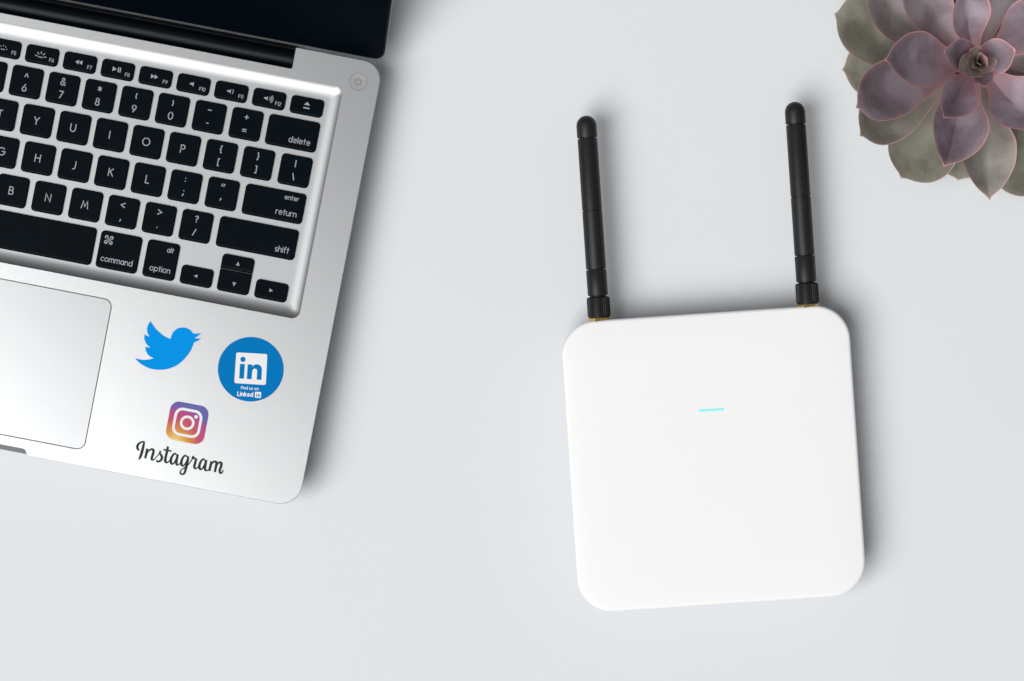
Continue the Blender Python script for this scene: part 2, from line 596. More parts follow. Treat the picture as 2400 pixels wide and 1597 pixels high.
X = 0.66
G = {
    'A': (.72, [[(0, 0), (.36, 1), (.72, 0)], [(.13, .33), (.59, .33)]]),
    'B': (.56, [[(0, 0), (0, 1)], [(0, 1), (.28, 1)] + arc(.28, .77, .23, .23, 90, -90, 8) + [(0, .54)],
                [(.28, .54)] + arc(.3, .27, .26, .27, 90, -90, 8) + [(0, 0)]]),
    'C': (.76, [arc(.48, .5, .46, .5, 45, 315, 16)]),
    'D': (.68, [[(0, 0), (0, 1), (.22, 1)] + arc(.22, .5, .46, .5, 90, -90, 12) + [(0, 0)]]),
    'E': (.5, [[(.5, 1), (0, 1), (0, 0), (.5, 0)], [(0, .52), (.44, .52)]]),
    'F': (.48, [[(.48, 1), (0, 1), (0, 0)], [(0, .52), (.42, .52)]]),
    'G': (.86, [arc(.5, .5, .48, .5, 45, 360, 16) + [(.56, .5)]]),
    'H': (.66, [[(0, 0), (0, 1)], [(.66, 0), (.66, 1)], [(0, .53), (.66, .53)]]),
    'I': (0.02, [[(0, 0), (0, 1)]]),
    'J': (.36, [[(.34, 1), (.34, .22)] + arc(.12, .22, .22, .22, 0, -110, 8)]),
    'K': (.6, [[(0, 0), (0, 1)], [(.55, 1), (0.02, .48)], [(.2, .62), (.6, 0)]]),
    'L': (.46, [[(0, 1), (0, 0), (.46, 0)]]),
    'M': (.86, [[(0, 0), (.14, 1), (.43, .25), (.72, 1), (.86, 0)]]),
    'N': (.68, [[(0, 0), (0, 1), (.68, 0), (.68, 1)]]),
    'O': (.96, [arc(.48, .5, .48, .5, 90, 450, 24)]),
    'P': (.54, [[(0, 0), (0, 1), (.27, 1)] + arc(.27, .74, .26, .26, 90, -90, 10) + [(0, .48)]]),
    'Q': (.96, [arc(.48, .5, .48, .5, 90, 450, 24), [(.58, .28), (.92, -.02)]]),
    'R': (.56, [[(0, 0), (0, 1), (.27, 1)] + arc(.27, .74, .26, .26, 90, -90, 10) + [(0, .48)], [(.26, .48), (.56, 0)]]),
    'S': (.5, [arc(.25, .75, .22, .25, 35, 250, 10) + arc(.25, .26, .25, .26, 80, -140, 10)]),
    'T': (.6, [[(0, 1), (.6, 1)], [(.3, 1), (.3, 0)]]),
    'U': (.66, [[(0, 1), (0, .33)] + arc(.33, .33, .33, .33, 180, 360, 12) + [(.66, 1)]]),
    'V': (.68, [[(0, 1), (.34, 0), (.68, 1)]]),
    'W': (1.0, [[(0, 1), (.25, 0), (.5, .9), (.75, 0), (1, 1)]]),
    'X': (.64, [[(0, 0), (.64, 1)], [(0, 1), (.64, 0)]]),
    'Y': (.66, [[(0, 1), (.33, .48), (.33, 0)], [(.66, 1), (.33, .48)]]),
    'Z': (.6, [[(0, 1), (.6, 1), (0, 0), (.6, 0)]]),
    'a': (.6, [arc(.29, .33, .28, .33, 0, 360, 16), [(.58, X), (.58, 0)]]),
    'b': (.6, [arc(.31, .33, .28, .33, 0, 360, 16), [(.02, 1), (.02, 0)]]),
    'c': (.5, [arc(.3, .33, .29, .33, 50, 310, 12)]),
    'd': (.6, [arc(.29, .33, .28, .33, 0, 360, 16), [(.58, 1), (.58, 0)]]),
    'e': (.58, [[(.02, .36), (.57, .36)] + arc(.29, .33, .28, .33, 8, 315, 14)]),
    'f': (.34, [[(.14, 0), (.14, .8)] + arc(.31, .8, .17, .2, 180, 80, 6), [(0, X), (.32, X)]]),
    'h': (.5, [[(0, 0), (0, 1)], [(0, .38)] + arc(.25, .40, .25, .26, 180, 0, 8) + [(.5, 0)]]),
    'i': (.02, [[(0, 0), (0, X)], [(0, .90), (0, .93)]]),
    'k': (.46, [[(0, 0), (0, 1)], [(.42, X), (.02, .3)], [(.16, .42), (.46, 0)]]),
    'l': (.02, [[(0, 0), (0, 1)]]),
    'm': (.86, [[(0, 0), (0, X)], [(0, .42)] + arc(.215, .44, .215, .22, 180, 0, 8) + [(.43, 0)],
                [(.43, .42)] + arc(.645, .44, .215, .22, 180, 0, 8) + [(.86, 0)]]),
    'n': (.5, [[(0, 0), (0, X)], [(0, .38)] + arc(.25, .40, .25, .26, 180, 0, 8) + [(.5, 0)]]),
    'o': (.6, [arc(.3, .33, .3, .33, 0, 360, 16)]),
    'p': (.6, [arc(.31, .33, .28, .33, 0, 360, 16), [(.02, X), (.02, -.3)]]),
    'r': (.32, [[(0, 0), (0, X)], [(0, .36)] + arc(.24, .38, .24, .27, 180, 75, 6)]),
    's': (.4, [arc(.2, .49, .17, .165, 40, 250, 8) + arc(.2, .17, .19, .17, 80, -140, 8)]),
    't': (.34, [[(.15, .92), (.15, 0)], [(0, X), (.34, X)]]),
    'u': (.5, [[(0, X), (0, .25)] + arc(.25, .25, .25, .25, 180, 360, 8), [(.5, X), (.5, 0)]]),
    ' ': (.2, []),
    '0': (.62, [arc(.31, .5, .31, .5, 90, 450, 20)]),
    '1': (.2, [[(0, .82), (.18, 1), (.18, 0)]]),
    '2': (.56, [arc(.28, .72, .26, .28, 165, -25, 10) + [(.02, 0), (.56, 0)]]),
    '3': (.54, [arc(.25, .75, .22, .25, 150, -90, 10), arc(.25, .26, .27, .27, 90, -150, 10)]),
    '4': (.6, [[(.46, 0), (.46, 1), (0, .28), (.6, .28)]]),
    '5': (.54, [[(.48, 1), (.12, 1), (.06, .56)] + arc(.24, .31, .29, .31, 115, -150, 10)]),
    '6': (.58, [arc(.29, .3, .28, .3, 90, 450, 16), [(.06, .44), (.40, 1)]]),
    '7': (.56, [[(0, 1), (.56, 1), (.16, 0)]]),
    '8': (.56, [arc(.28, .76, .21, .24, 90, 450, 14), arc(.28, .26, .27, .26, 90, 450, 14)]),
    '9': (.58, [arc(.29, .7, .28, .3, 90, 450, 16), [(.52, .56), (.18, 0)]]),
    '^': (.5, [[(0, .2), (.25, .7), (.5, .2)]]),
    '&': (.66, [[(.66, 0), (.16, .68)] + arc(.31, .80, .16, .2, 200, 0, 8) + [(.40, .62), (.14, .46)] + arc(.25, .24, .24, .24, 130, 330, 8) + [(.62, .42)]]),
    '*': (.5, [[(.25, .2), (.25, .85)], [(0, .34), (.5, .70)], [(0, .70), (.5, .34)]]),
    '(': (.2, [arc(.42, .5, .36, .62, 140, 220, 8)]),
    ')': (.2, [arc(-.22, .5, .36, .62, 40, -40, 8)]),
    '_': (.5, [[(0, .5), (.5, .5)]]), '-': (.26, [[(0, .5), (.26, .5)]]),
    '+': (.56, [[(0, .5), (.56, .5)], [(.28, .22), (.28, .78)]]),
    '=': (.56, [[(0, .34), (.56, .34)], [(0, .64), (.56, .64)]]),
    '{': (.28, [[(.28, 1.05), (.14, 1.0), (.14, .62), (0.02, .5), (.14, .38), (.14, 0), (.28, -.05)]]),
    '}': (.28, [[(0, 1.05), (.14, 1.0), (.14, .62), (.26, .5), (.14, .38), (.14, 0), (0, -.05)]]),
    '[': (.2, [[(.2, 1.05), (0, 1.05), (0, -.05), (.2, -.05)]]),
    ']': (.2, [[(0, 1.05), (.2, 1.05), (.2, -.05), (0, -.05)]]),
    '|': (.02, [[(0, 0), (0, 1.0)]]), '\\': (.3, [[(0, 1), (.3, 0)]]), '/': (.4, [[(.4, 1), (0, 0)]]),
    ':': (.02, [[(0, .22), (0, .26)], [(0, .70), (0, .74)]]),
    ';': (.14, [[(.12, .8), (.12, .84)], [(.14, .34), (0, .02)]]),
    '"': (.4, [[(.12, .95), (.0, .6)], [(.46, .95), (.34, .6)]]),
    "'": (.1, [[(.12, .75), (0, .42)]]), ',': (.1, [[(.1, .3), (0, 0)]]), '.': (.02, [[(0, .12), (0, .17)]]),
    '<': (.6, [[(.6, .85), (0, .5), (.6, .15)]]), '>': (.6, [[(0, .85), (.6, .5), (0, .15)]]),
    '?': (.44, [arc(.22, .78, .2, .22, 165, -60, 10) + [(.22, .46), (.22, .3)], [(.22, .02), (.22, .06)]]),
    '~': (.5, [[(0, .45), (.12, .58), (.38, .42), (.5, .55)]]), '`': (.12, [[(0, .9), (.12, .7)]]),
    '!': (.02, [[(0, 1), (0, .3)], [(0, .02), (0, .06)]]),
    '@': (.9, [arc(.45, .4, .2, .2, 0, 360, 12), arc(.45, .4, .45, .5, -40, 250, 18)]),
    '#': (.6, [[(.15, 0), (.25, 1)], [(.4, 0), (.5, 1)], [(0, .33), (.6, .33)], [(0, .66), (.6, .66)]]),
    '$': (.5, [arc(.25, .72, .2, .2, 35, 250, 8) + arc(.25, .28, .22, .22, 80, -140, 8), [(.25, -.08), (.25, 1.08)]]),
    '%': (.8, [arc(.16, .8, .16, .2, 0, 360, 10), arc(.64, .2, .16, .2, 0, 360, 10), [(.66, 1), (.14, 0)]]),
}
# icons, unit = glyph height 1 about the origin: (points with half-width)


def tri(x0, x1, hw, y=0.0):
    return [(x0, y, hw), ((x0 + x1) / 2, y, hw / 2), (x1, y, 0.001)]


def wave(cx, r, span):
    return [(cx + r * math.cos(R(a)), r * math.sin(R(a)), .055) for a in range(-span, span + 1, span // 4)]


spk = [tri(.10, -.42, .34), [(-.40, 0, .13), (-.30, 0, .13)]]
ICON = {
    'dim': [[(-.30, -.3, .07), (.30, -.3, .07)]] + [[(.62 * math.cos(R(a)), -.3 + .62 * math.sin(R(a)), .07),
                                                    (.72 * math.cos(R(a)), -.3 + .72 * math.sin(R(a)), .07)] for a in (10, 50, 90, 130, 170)],
    'bright': [[(-.34, -.4, .08), (.34, -.4, .08)]] + [[(.62 * math.cos(R(a)), -.4 + .62 * math.sin(R(a)), .08),
                                                       (.95 * math.cos(R(a)), -.4 + .95 * math.sin(R(a)), .08)] for a in (10, 50, 90, 130, 170)],
    'sunlow': [arc(0, 0, .3, .3, 0, 360, 12)], 'sunhigh': [arc(0, 0, .42, .42, 0, 360, 12)],
    'grid': [[(-.4, .3), (.4, .3)], [(-.4, -.3), (.4, -.3)], [(-.4, -.3), (-.4, .3)], [(.4, -.3), (.4, .3)]],
    'rew': [tri(0, -.62, .40), tri(.62, .0, .40)],
    'ff': [tri(0, .62, .40), tri(-.62, .0, .40)],
    'play': [tri(-.72, .02, .42), [(.30, .36, .10), (.30, -.36, .10)], [(.64, .36, .10), (.64, -.36, .10)]],
    'mute': [tri(.24, -.32, .40), [(-.30, 0, .16), (-.2, 0, .16)]],
    'vol1': spk + [wave(.02, .48, 44)],
    'vol3': [[(x - .15, y, w) for x, y, w in st] for st in spk] + [wave(0, .34, 44), wave(0, .58, 44), wave(0, .82, 44)],
    'eject': [[(0, .04, .56), (0, .34, .28), (0, .64, .001)], [(-.48, -.50, .12), (.48, -.50, .12)]],
    'up': [[(0, -.42, .42), (0, 0, .21), (0, .48, .001)]], 'down': [[(0, .42, .42), (0, 0, .21), (0, -.48, .001)]],
    'left': [tri(.42, -.48, .42)], 'right': [tri(-.42, .48, .42)],
    'cmd': [arc(-.33, .33, .17, .17, -90, -360, 12) + [(-.16, .33), (-.16, -.33)] + arc(-.33, -.33, .17, .17, 0, -270, 12)
            + [(-.33, -.16), (.33, -.16)] + arc(.33, -.33, .17, .17, 90, -180, 12) + [(.16, -.33), (.16, .33)]
            + arc(.33, .33, .17, .17, 180, -90, 12) + [(.33, .16), (-.33, .16)]],
}


def text_strokes(txt, size, hw, align='c', gap=0.2):
    x = 0
    out = []
    for ch in txt:
        w, st = G[ch]
        for s in st:
            out.append([((x + a) * size, b_ * size, hw) for a, b_ in s])
        x += w + gap
    W = (x - gap) * size
    off = {'c': -W / 2, 'r': -W, 'l': 0}[align]
    return [[(a + off, b_, h) for a, b_, h in s] for s in out]


def icon_strokes(name, size):
    out = []
    for s in ICON[name]:
        out.append([(p[0] * size, p[1] * size, (p[2] if len(p) > 2 else .075) * size) for p in s])
    return out


# --- keys
KEY_Z = 0.0014                # key top above the tray floor
_key_cache = {}


def key_mesh(wd, ht, kind=''):
    k_ = (round(wd, 1), round(ht, 1), kind)
    if k_ in _key_cache:
        return _key_cache[k_]
    w2, h2 = wd / 2, ht / 2
    top_d = (1.4, 1.2, 1.4, 4.6)   # left, rear, right, front run-in of the key top
    rear = 0.0 if kind == 'down' else 1.0
    if kind == 'up':
        top_d = (1.4, 1.2, 1.4, 7.0)

    def rr(l, t, r, f, rad):
        rads = [rad] * 4
        if kind == 'up':
            rads = [1.2, 1.2, rad, rad]
        if kind == 'down':
            rads = [rad, rad, 1.2, 1.2]
        c = [(-w2 + l, -h2 + f), (w2 - r, -h2 + f), (w2 - r, h2 - t), (-w2 + l, h2 - t)]
        return [(x * S, y * S) for x, y in round_poly([(x, y, q_) for (x, y), q_ in zip(c, rads)], 6)]
    zt = KEY_Z
    rings_ = [(rr(0, 0, 0, 0, 9.5), 0.0002),
              (rr(0, 0, 0, 0, 9.5), zt - 0.00075),
              (rr(.5, .4, .5, 1.6, 9.5), zt - 0.00032),
              (rr(*[d * 0.85 for d in top_d], 9.2), zt - 0.00004),
              (rr(top_d[0] + 1, top_d[1] + 1, top_d[2] + 1, top_d[3] + 1.5, 8.8), zt)]
    me = loft(rings_, name='key', angle=45)
    for p_ in me.polygons:
        if len(p_.vertices) > 4:
            p_.use_smooth = False
    me.materials.append(M_key)
    _key_cache[k_] = me
    return me


_leg_cache = {}


def add_key(u0, u1, w0, w1, legends=(), kind='', zoff=0.0):
    uc, wc = (u0 + u1) / 2, (w0 + w1) / 2
    c = lp(uc, wc)
    me = key_mesh(u1 - u0, w1 - w0, kind)
    k = bpy.data.objects.new('key', me)
    sc.collection.objects.link(k)
    k.parent = laptop
    k.location = (c[0], c[1], ZW + zoff)
    for kind_, what, lu, lw, size, hw, al in legends:
        if kind_ == 't':
            st = text_strokes(what, size * S, hw * S, al, 0.2 if len(what) > 1 else 0)
        else:
            st = icon_strokes(what, size * S)
        lm = ribbons(st, 'legend', KEY_Z + 0.00003, 6e-6)
        link('legend', lm, M_print, k, ((lu - uc) * S, -(lw - wc) * S, 0))
    return k


KW = 74.2
CAP = 17.4
HW = 1.2


def letter(u0, w0, w1, ch):
    return add_key(u0, u0 + KW, w0, w1, [('t', ch, u0 + KW / 2 - 1, (w0 + w1) / 2 + 8, CAP, HW, 'c')])


def double(u0, w0, w1, up, lo_):
    uc = u0 + KW / 2 - 1
    L_ = []
    for ch, base in ((up, w0 + 27), (lo_, w0 + 58)):
        sz = CAP * (0.94 if ch in '0123456789&' else 0.86)
        L_.append(('t', ch, uc, base, sz, HW, 'c'))
    return add_key(u0, u0 + KW, w0, w1, L_)


WIDE_L = -449.0
# function row
fr = (88.0, 130.6)
icons_f = ['esc', 'sunlow', 'sunhigh', 'grid', 'grid', 'dim', 'bright', 'rew', 'play', 'ff', 'mute', 'vol1', 'vol3', 'eject']
for i in range(14):
    u0 = 713.9 - (13 - i) * 90.35
    u1 = u0 + 78
    L_ = []
    if i == 0:
        L_ = [('t', 'esc', u0 + 12, fr[1] - 14, 13.5, 1.25, 'l')]
    elif i == 13:
        L_ = [('i', 'eject', (u0 + u1) / 2, 107, 13.0, 0, 'c')]
    else:
        L_ = [('i', icons_f[i], (u0 + u1) / 2 - 2, 108.5, 13.5 if i < 11 else 14.5, 0, 'c'),
              ('t', 'F%d' % i, u1 - 9, fr[1] - 10.5, 8.0, 0.66, 'r')]
    add_key(u0, u1, fr[0], fr[1], L_)
# number row
n0, n1 = 141.5, 213.9
pairs = list(zip('~!@#$%^&*()_+', '`1234567890-='))
nu = [58.6 + 87.25 * (i - 6) for i in range(11)] + [495.6, 583.6]
for (a, b_), u0 in zip(pairs, nu):
    double(u0, n0, n1, a, b_)
add_key(670.7, 792.5, n0, n1, [('t', 'delete', 777, 198.6, 13.6, 0.95, 'r')])
# letter rows
r0, r1 = 226.6, 299.0
ru = [101.3 + 87.3 * (i - 5) for i in range(10)]
for ch, u0 in zip('QWERTYUIOP', ru):
    letter(u0, r0, r1, ch)
for (a, b_), u0 in zip((('{', '['), ('}', ']'), ('|', '\\')), (538.6, 627.4, 717.0)):
    double(u0, r0, r1, a, b_)
add_key(WIDE_L, ru[0] - 13.2, r0, r1, [('t', 'tab', WIDE_L + 14, r1 - 15, 13.6, 0.95, 'l')])
h0, h1 = 312.3, 384.8
hu = [120.6 + 87.4 * (i - 5) for i in range(9)]
for ch, u0 in zip('ASDFGHJKL', hu):
    k = letter(u0, h0, h1, ch)
    if ch in 'FJ':
        link('homing_bar', loft([([(-7.5 * S, -.8 * S), (7.5 * S, -.8 * S), (7.5 * S, .8 * S), (-7.5 * S, .8 * S)], 0),
                                 ([(-7 * S, -.3 * S), (7 * S, -.3 * S), (7 * S, .3 * S), (-7 * S, .3 * S)], 0.00035)], name='homing_bar'),
             M_key, k, (-1 * S, -26 * S, KEY_Z - 0.00005))
for (a, b_), u0 in zip(((':', ';'), ('"', "'")), (470.6, 559.4)):
    double(u0, h0, h1, a, b_)
add_key(WIDE_L, hu[0] - 13.2, h0, h1, [('t', 'caps lock', WIDE_L + 14, h1 - 15, 13.6, 0.95, 'l')])
add_key(648.0, 792.5, h0, h1, [('t', 'enter', 776, 332, 10.6, 0.85, 'r'), ('t', 'return', 777, 369.6, 13.6, 0.95, 'r')])
z0, z1 = 398.5, 471.0
zu = [162.0 + 87.9 * (i - 5) for i in range(10)]
for ch, u0 in zip('ZXCVBNM', zu):
    letter(u0, z0, z1, ch)
for (a, b_), u0 in zip((('<', ','), ('>', '.'), ('?', '/')), zu[7:]):
    double(u0, z0, z1, a, b_)
add_key(WIDE_L, zu[0] - 13.2, z0, z1, [('t', 'shift', WIDE_L + 14, z1 - 15, 13.6, 0.95, 'l')])
add_key(603.0, 791.0, z0, z1, [('t', 'shift', 776, 456.4, 13.6, 0.95, 'r')])
# bottom row
s0, s1 = 484.0, 572.2
add_key(335.5, 433.7, s0, s1, [('i', 'cmd', 356.5, 504.5, 18, 0, 'c'), ('t', 'command', 421, 555.2, 13.0, 0.95, 'r')])
add_key(447.0, 523.8, s0, s1, [('t', 'alt', 511, 506.5, 11, 0.88, 'r'), ('t', 'option', 511, 555.2, 13.0, 0.95, 'r')])
add_key(-99.0, 324.9, s0 - 1, s1)
add_key(-211.0, -112.0, s0, s1, [('i', 'cmd', -134, 504.5, 18, 0, 'c'), ('t', 'command', -198, 555.2, 13.0, 0.95, 'l')])
for a, b_, t in ((-449, -375, 'fn'), (-362, -288, 'control'), (-275, -224, 'alt')):
    add_key(a, b_, s0, s1, [('t', t, a + 10, 555.2, 11.5, 1.15, 'l')])
add_key(536.1, 612.5, 527.4, s1, [('i', 'left', 572.5, 549, 9.5, 0, 'c')])
add_key(625.2, 701.4, s0, 519.5, [('i', 'up', 664.5, 502, 10.5, 0, 'c')], 'up', 0.00012)
add_key(625.2, 701.4, 520.3, s1, [('i', 'down', 664.5, 551, 10.5, 0, 'c')], 'down')
add_key(714.2, 791.5, 527.4, s1, [('i', 'right', 752.5, 549, 10, 0, 'c')])

# --- hinge barrel in the rear notch
prof = []
bm = bmesh.new()
uL, uRn = -355.0, 700.5
rs = []
for u in (uL, uRn):
    vs = []
    for k in range(33):
        a = R(-20 + 220 * k / 32)
        wv = 4 + 24.3 * math.cos(a)
        vs.append(bm.verts.new((*lp(u, wv), ZD - 0.0062 + 24.3 * S * 0.96 * math.sin(a))))
    rs.append(vs)
for i in range(32):
    bm.faces.new((rs[0][i], rs[0][i + 1], rs[1][i + 1], rs[1][i]))
bm.faces.new(rs[0])
bm.faces.new(rs[1])
link('hinge_barrel', finish(bm, 'hinge_barrel', 40), M_hinge, laptop)
# dark floor closing the notch
link('hinge_floor', loft([(lps([(-357.5, -30), (702.5, -30), (702.5, 30), (-357.5, 30)]), 0.008),
                          (lps([(-357.5, -30), (702.5, -30), (702.5, 30), (-357.5, 30)]), 0.0095)], name='hinge_floor'), M_hinge, laptop)

# --- lid, leaning back
TILT = R(47)
piv = lp(U0, -33.0)
lid_pts = round_poly([(-737 * S, 0, 26 * S), (737 * S, 0, 26 * S), (737 * S, 0.222, 40 * S), (-737 * S, 0.222, 40 * S)], 8)
lid_rings = [(inset(lid_pts, 0.004), -0.0052), (inset(lid_pts, 0.001), -0.0042), (lid_pts, -0.003), (lid_pts, -0.0026), (inset(lid_pts, 0.0003), -0.0024)]
lid = link('lid', loft(lid_rings, name='lid', angle=40), M_alu, laptop, (piv[0], piv[1], ZD - 0.0045))
lid.rotation_euler = (math.pi / 2 - TILT, 0, 0)
gk = inset(lid_pts, 0.0002)
link('gasket', loft([(gk, -0.0023), (gk, 0.0008), (inset(lid_pts, 0.001), 0.0012)], name='gasket', angle=40), M_gasket, lid)
gl = inset(lid_pts, 0.0013)
link('screen', loft([(gl, 0.0009), (gl, 0.0014), (inset(gl, 0.0003), 0.0016)], name='screen', angle=40), M_screen, lid)

# --- stickers on the palm rest (all drawn in photo pixels, laid on the deck)
ZS = ZD + 0.00004


def trace(pts, k, ox, oy):
    return [lp(*img(ox + x / k, oy + y / k)) for x, y in pts]


kb, obx, oby = 5.8075, 290, 730
segs = [[(155, 638), (200, 690), (280, 745), (380, 785), (500, 797), (620, 780), (740, 725), (840, 635), (915, 530), (957, 425)],
        [(957, 425), (990, 412), (1030, 388), (1057, 363)], [(1057, 363), (1030, 370), (995, 369), (962, 362)],
        [(962, 362), (1000, 345), (1035, 318), (1053, 294)], [(1053, 294), (1020, 302), (980, 304), (943, 302)],
        [(943, 302), (910, 260), (860, 230), (800, 220), (740, 232), (690, 265), (655, 315), (638, 377)],
        [(638, 377), (570, 348), (490, 290), (420, 215), (366, 133)], [(366, 133), (335, 180), (318, 240), (325, 300), (350, 347)],
        [(350, 347), (318, 335), (286, 314)], [(286, 314), (280, 370), (300, 430), (330, 470), (364, 496)],
        [(364, 496), (325, 492), (294, 483)], [(294, 483), (302, 540), (332, 592), (365, 620), (407, 636)],
        [(407, 636), (340, 656), (250, 660), (155, 638)]]
out = []
for s_ in segs:
    out += catmull(s_, 5)[:-1]
o = link('sticker', prism(trace(out, kb, obx, oby), ZS, ZS + 0.00012, 'sticker'), M_bird, laptop)
o['label'] = 'sky blue bird silhouette sticker'

# round deep-blue sticker
kr, orx, ory = 7.84, 480, 770
cx, cy = 845, 752
disc = [(cx + 605 * math.cos(2 * math.pi * k / 72), cy + 593 * math.sin(2 * math.pi * k / 72)) for k in range(72)]
rd = link('sticker', prism(trace(disc, kr, orx, ory), ZS, ZS + 0.00012, 'sticker'), M_round, laptop)
rd['label'] = 'round deep blue sticker with white lettering'
Z2 = ZS + 0.00015


def rr_quad(c, r, n=6):
    return round_poly([(x, y, r) for x, y in c], n)


def circ_pts(x, y, r, n=28):
    return [(x + r * math.cos(2 * math.pi * k / n), y + r * math.sin(2 * math.pi * k / n)) for k in range(n)]


i_stem = [(648, 652), (738, 656), (720, 925), (632, 922)]
n_out = ([(790, 660), (876, 665), (873, 704)] + catmull([(873, 704), (898, 678), (940, 661), (985, 664), (1026, 690), (1047, 735), (1050, 785)], 3)[1:]
         + [(1042, 947), (953, 942)] + catmull([(953, 942), (962, 800), (957, 760), (932, 741), (900, 745), (878, 775), (871, 810)], 3)[1:]
         + [(861, 936), (772, 932)])
box = rr_quad([(580, 440), (1150, 474), (1122, 1042), (541, 1006)], 36)
link('logo_tile', prism(trace(box, kr, orx, ory), Z2, Z2 + 0.00003, 'logo_tile',
                        [trace(circ_pts(702, 570, 48), kr, orx, ory), trace(i_stem, kr, orx, ory), trace(n_out, kr, orx, ory)]), M_white, rd)


def sticker_text(txt, x, y, size, hw, gap, name, parent, ang=R(3.4), k=kr, ox=orx, oy=ory, m=None):
    st = text_strokes(txt, size, hw, 'l', gap)
    ca, sa = math.cos(ang), math.sin(ang)
    res = []
    for s_ in st:
        res.append([(*lp(*img(ox + (x + a * ca + b_ * sa) / k, oy + (y + a * sa - b_ * ca) / k)), h / k * S) for a, b_, h in s_])
    return link(name, ribbons(res, name, Z2 + 0.00002, 5e-6), m or M_white, parent)


sticker_text('Find us on', 668, 1114, 50, 4.6, 0.26, 'lettering', rd)
sticker_text('Linked', 604, 1236, 72, 8.5, 0.25, 'lettering', rd)
bx = rr_quad([(925, 1164), (1037, 1170), (1031, 1280), (919, 1273)], 8, 3)
bi = [(947, 1210), (963, 1211), (960, 1256), (944, 1255)]
bn = [(976, 1212), (991, 1213), (1005, 1211), (1014, 1222), (1012, 1260), (997, 1259), (998, 1230), (989, 1232), (987, 1258), (973, 1257)]
link('logo_tile', prism(trace(bx, kr, orx, ory), Z2, Z2 + 0.00003, 'logo_tile',
                        [trace(bi, kr, orx, ory), trace(bn, kr, orx, ory), trace(circ_pts(956, 1193, 9, 12), kr, orx, ory)]), M_white, rd)

# square gradient camera-icon sticker: local axes follow the laptop
kc, ocx, ocy = 5.238, 290, 920
cc = img(ocx + 780 / kc, ocy + 374 / kc)
half = 45.6
sq_uv = rrect(-half, -half, half, half, 21, 8)
sq = [lp(cc[0] + x, cc[1] - y) for x, y in sq_uv]
me = prism(sq, ZS, ZS + 0.00012, 'sticker')
at_ = me.attributes.new('print_pos', 'FLOAT_VECTOR', 'POINT')
c0 = lp(*cc)
# a finer grid is not needed: the printed position is linear over the sticker
for i, v_ in enumerate(me.vertices):
    at_.data[i].vector = (((v_.co.x - c0[0]) / S / half + 1) / 2, ((v_.co.y - c0[1]) / S / half + 1) / 2, 0)
ig = link('sticker', me, M_grad, laptop)
ig['label'] = 'square rainbow gradient sticker with white camera outline'


def loc_pts(pts):
    return [lp(cc[0] + x, cc[1] - y) for x, y in pts]


link('camera_outline', prism(loc_pts(rrect(-33.2, -33.2, 33.2, 33.2, 19, 8)), Z2, Z2 + 0.00003, 'camera_outline',
                             [loc_pts(rrect(-27, -27, 27, 27, 13.5, 8))]), M_white, ig)
link('lens_ring', prism(loc_pts(circ_pts(0, 0, 17.2, 36)), Z2, Z2 + 0.00003, 'lens_ring', [loc_pts(circ_pts(0, 0, 11.2, 30))]), M_white, ig)
link('viewfinder_dot', prism(loc_pts(circ_pts(17.8, 17.6, 4.2, 18)), Z2, Z2 + 0.00003, 'viewfinder_dot'), M_white, ig)

# script wordmark, one stroke mesh per letter
WM = {
    'I': [([(190, 714), (170, 690), (168, 662), (182, 634), (210, 614), (240, 607), (258, 613)], [8, 12, 13, 12, 9, 8, 7]),
          ([(252, 612), (240, 665), (224, 730), (205, 790), (186, 828)], [9, 13, 14, 13, 5])],
    'n': [([(290, 690), (279, 745), (263, 812)], [12, 13, 12]),
          ([(272, 775), (298, 728), (330, 702), (358, 702), (366, 726), (352, 778), (342, 815), (352, 830), (378, 818), (405, 790)],
           [5, 7, 10, 12, 13, 13, 12, 9, 6, 5])],
    's': [([(400, 796), (432, 756), (452, 716)], [5, 6, 10]),
          ([(452, 720), (444, 742), (458, 770), (470, 798), (458, 830), (428, 850), (398, 838)], [10, 9, 12, 13, 12, 10, 11])],
    't': [([(543, 664), (530, 730), (514, 800), (510, 842), (524, 862), (552, 850), (580, 812)], [12, 13, 13, 13, 10, 6, 5]),
          ([(486, 702), (535, 712), (588, 722)], [8, 9, 7])],
    'a': [([(655, 772), (628, 752), (600, 776), (580, 820), (580, 862), (598, 880), (624, 856), (648, 800)], [6, 9, 11, 13, 13, 9, 7, 6]),
          ([(664, 762), (652, 820), (646, 866), (656, 890), (682, 880), (706, 850)], [12, 13, 13, 10, 6, 5])],
    'g': [([(784, 798), (756, 776), (728, 800), (710, 842), (708, 884), (728, 902), (752, 880), (778, 826)], [6, 9, 11, 13, 13, 9, 7, 6]),
          ([(794, 786), (782, 850), (764, 930), (748, 985), (722, 1006), (696, 994), (700, 962), (738, 930), (790, 890), (836, 828)],
           [11, 13, 13, 11, 9, 9, 7, 6, 6, 6])],
    'r': [([(838, 826), (850, 794), (858, 806), (886, 814)], [6, 11, 10, 9]),
          ([(892, 812), (876, 870), (866, 912), (876, 934), (902, 926), (926, 900)], [12, 13, 13, 10, 6, 5])],
    'a2': [([(1004, 842), (978, 820), (950, 844), (930, 888), (930, 930), (948, 946), (974, 922), (998, 868)], [6, 9, 11, 13, 13, 9, 7, 6]),
           ([(1014, 830), (1002, 888), (996, 934), (1008, 958), (1034, 955), (1052, 935)], [12, 13, 13, 10, 6, 5])],
    'm': [([(1078, 846), (1066, 900), (1050, 966)], [12, 13, 12]),
          ([(1060, 926), (1086, 872), (1112, 850), (1136, 856), (1138, 884), (1118, 978)], [5, 7, 10, 12, 13, 12]),
          ([(1128, 936), (1152, 882), (1176, 860), (1198, 868), (1198, 898), (1180, 952), (1180, 986), (1202, 988), (1222, 954)],
           [5, 7, 10, 12, 13, 13, 11, 9, 6])],
}
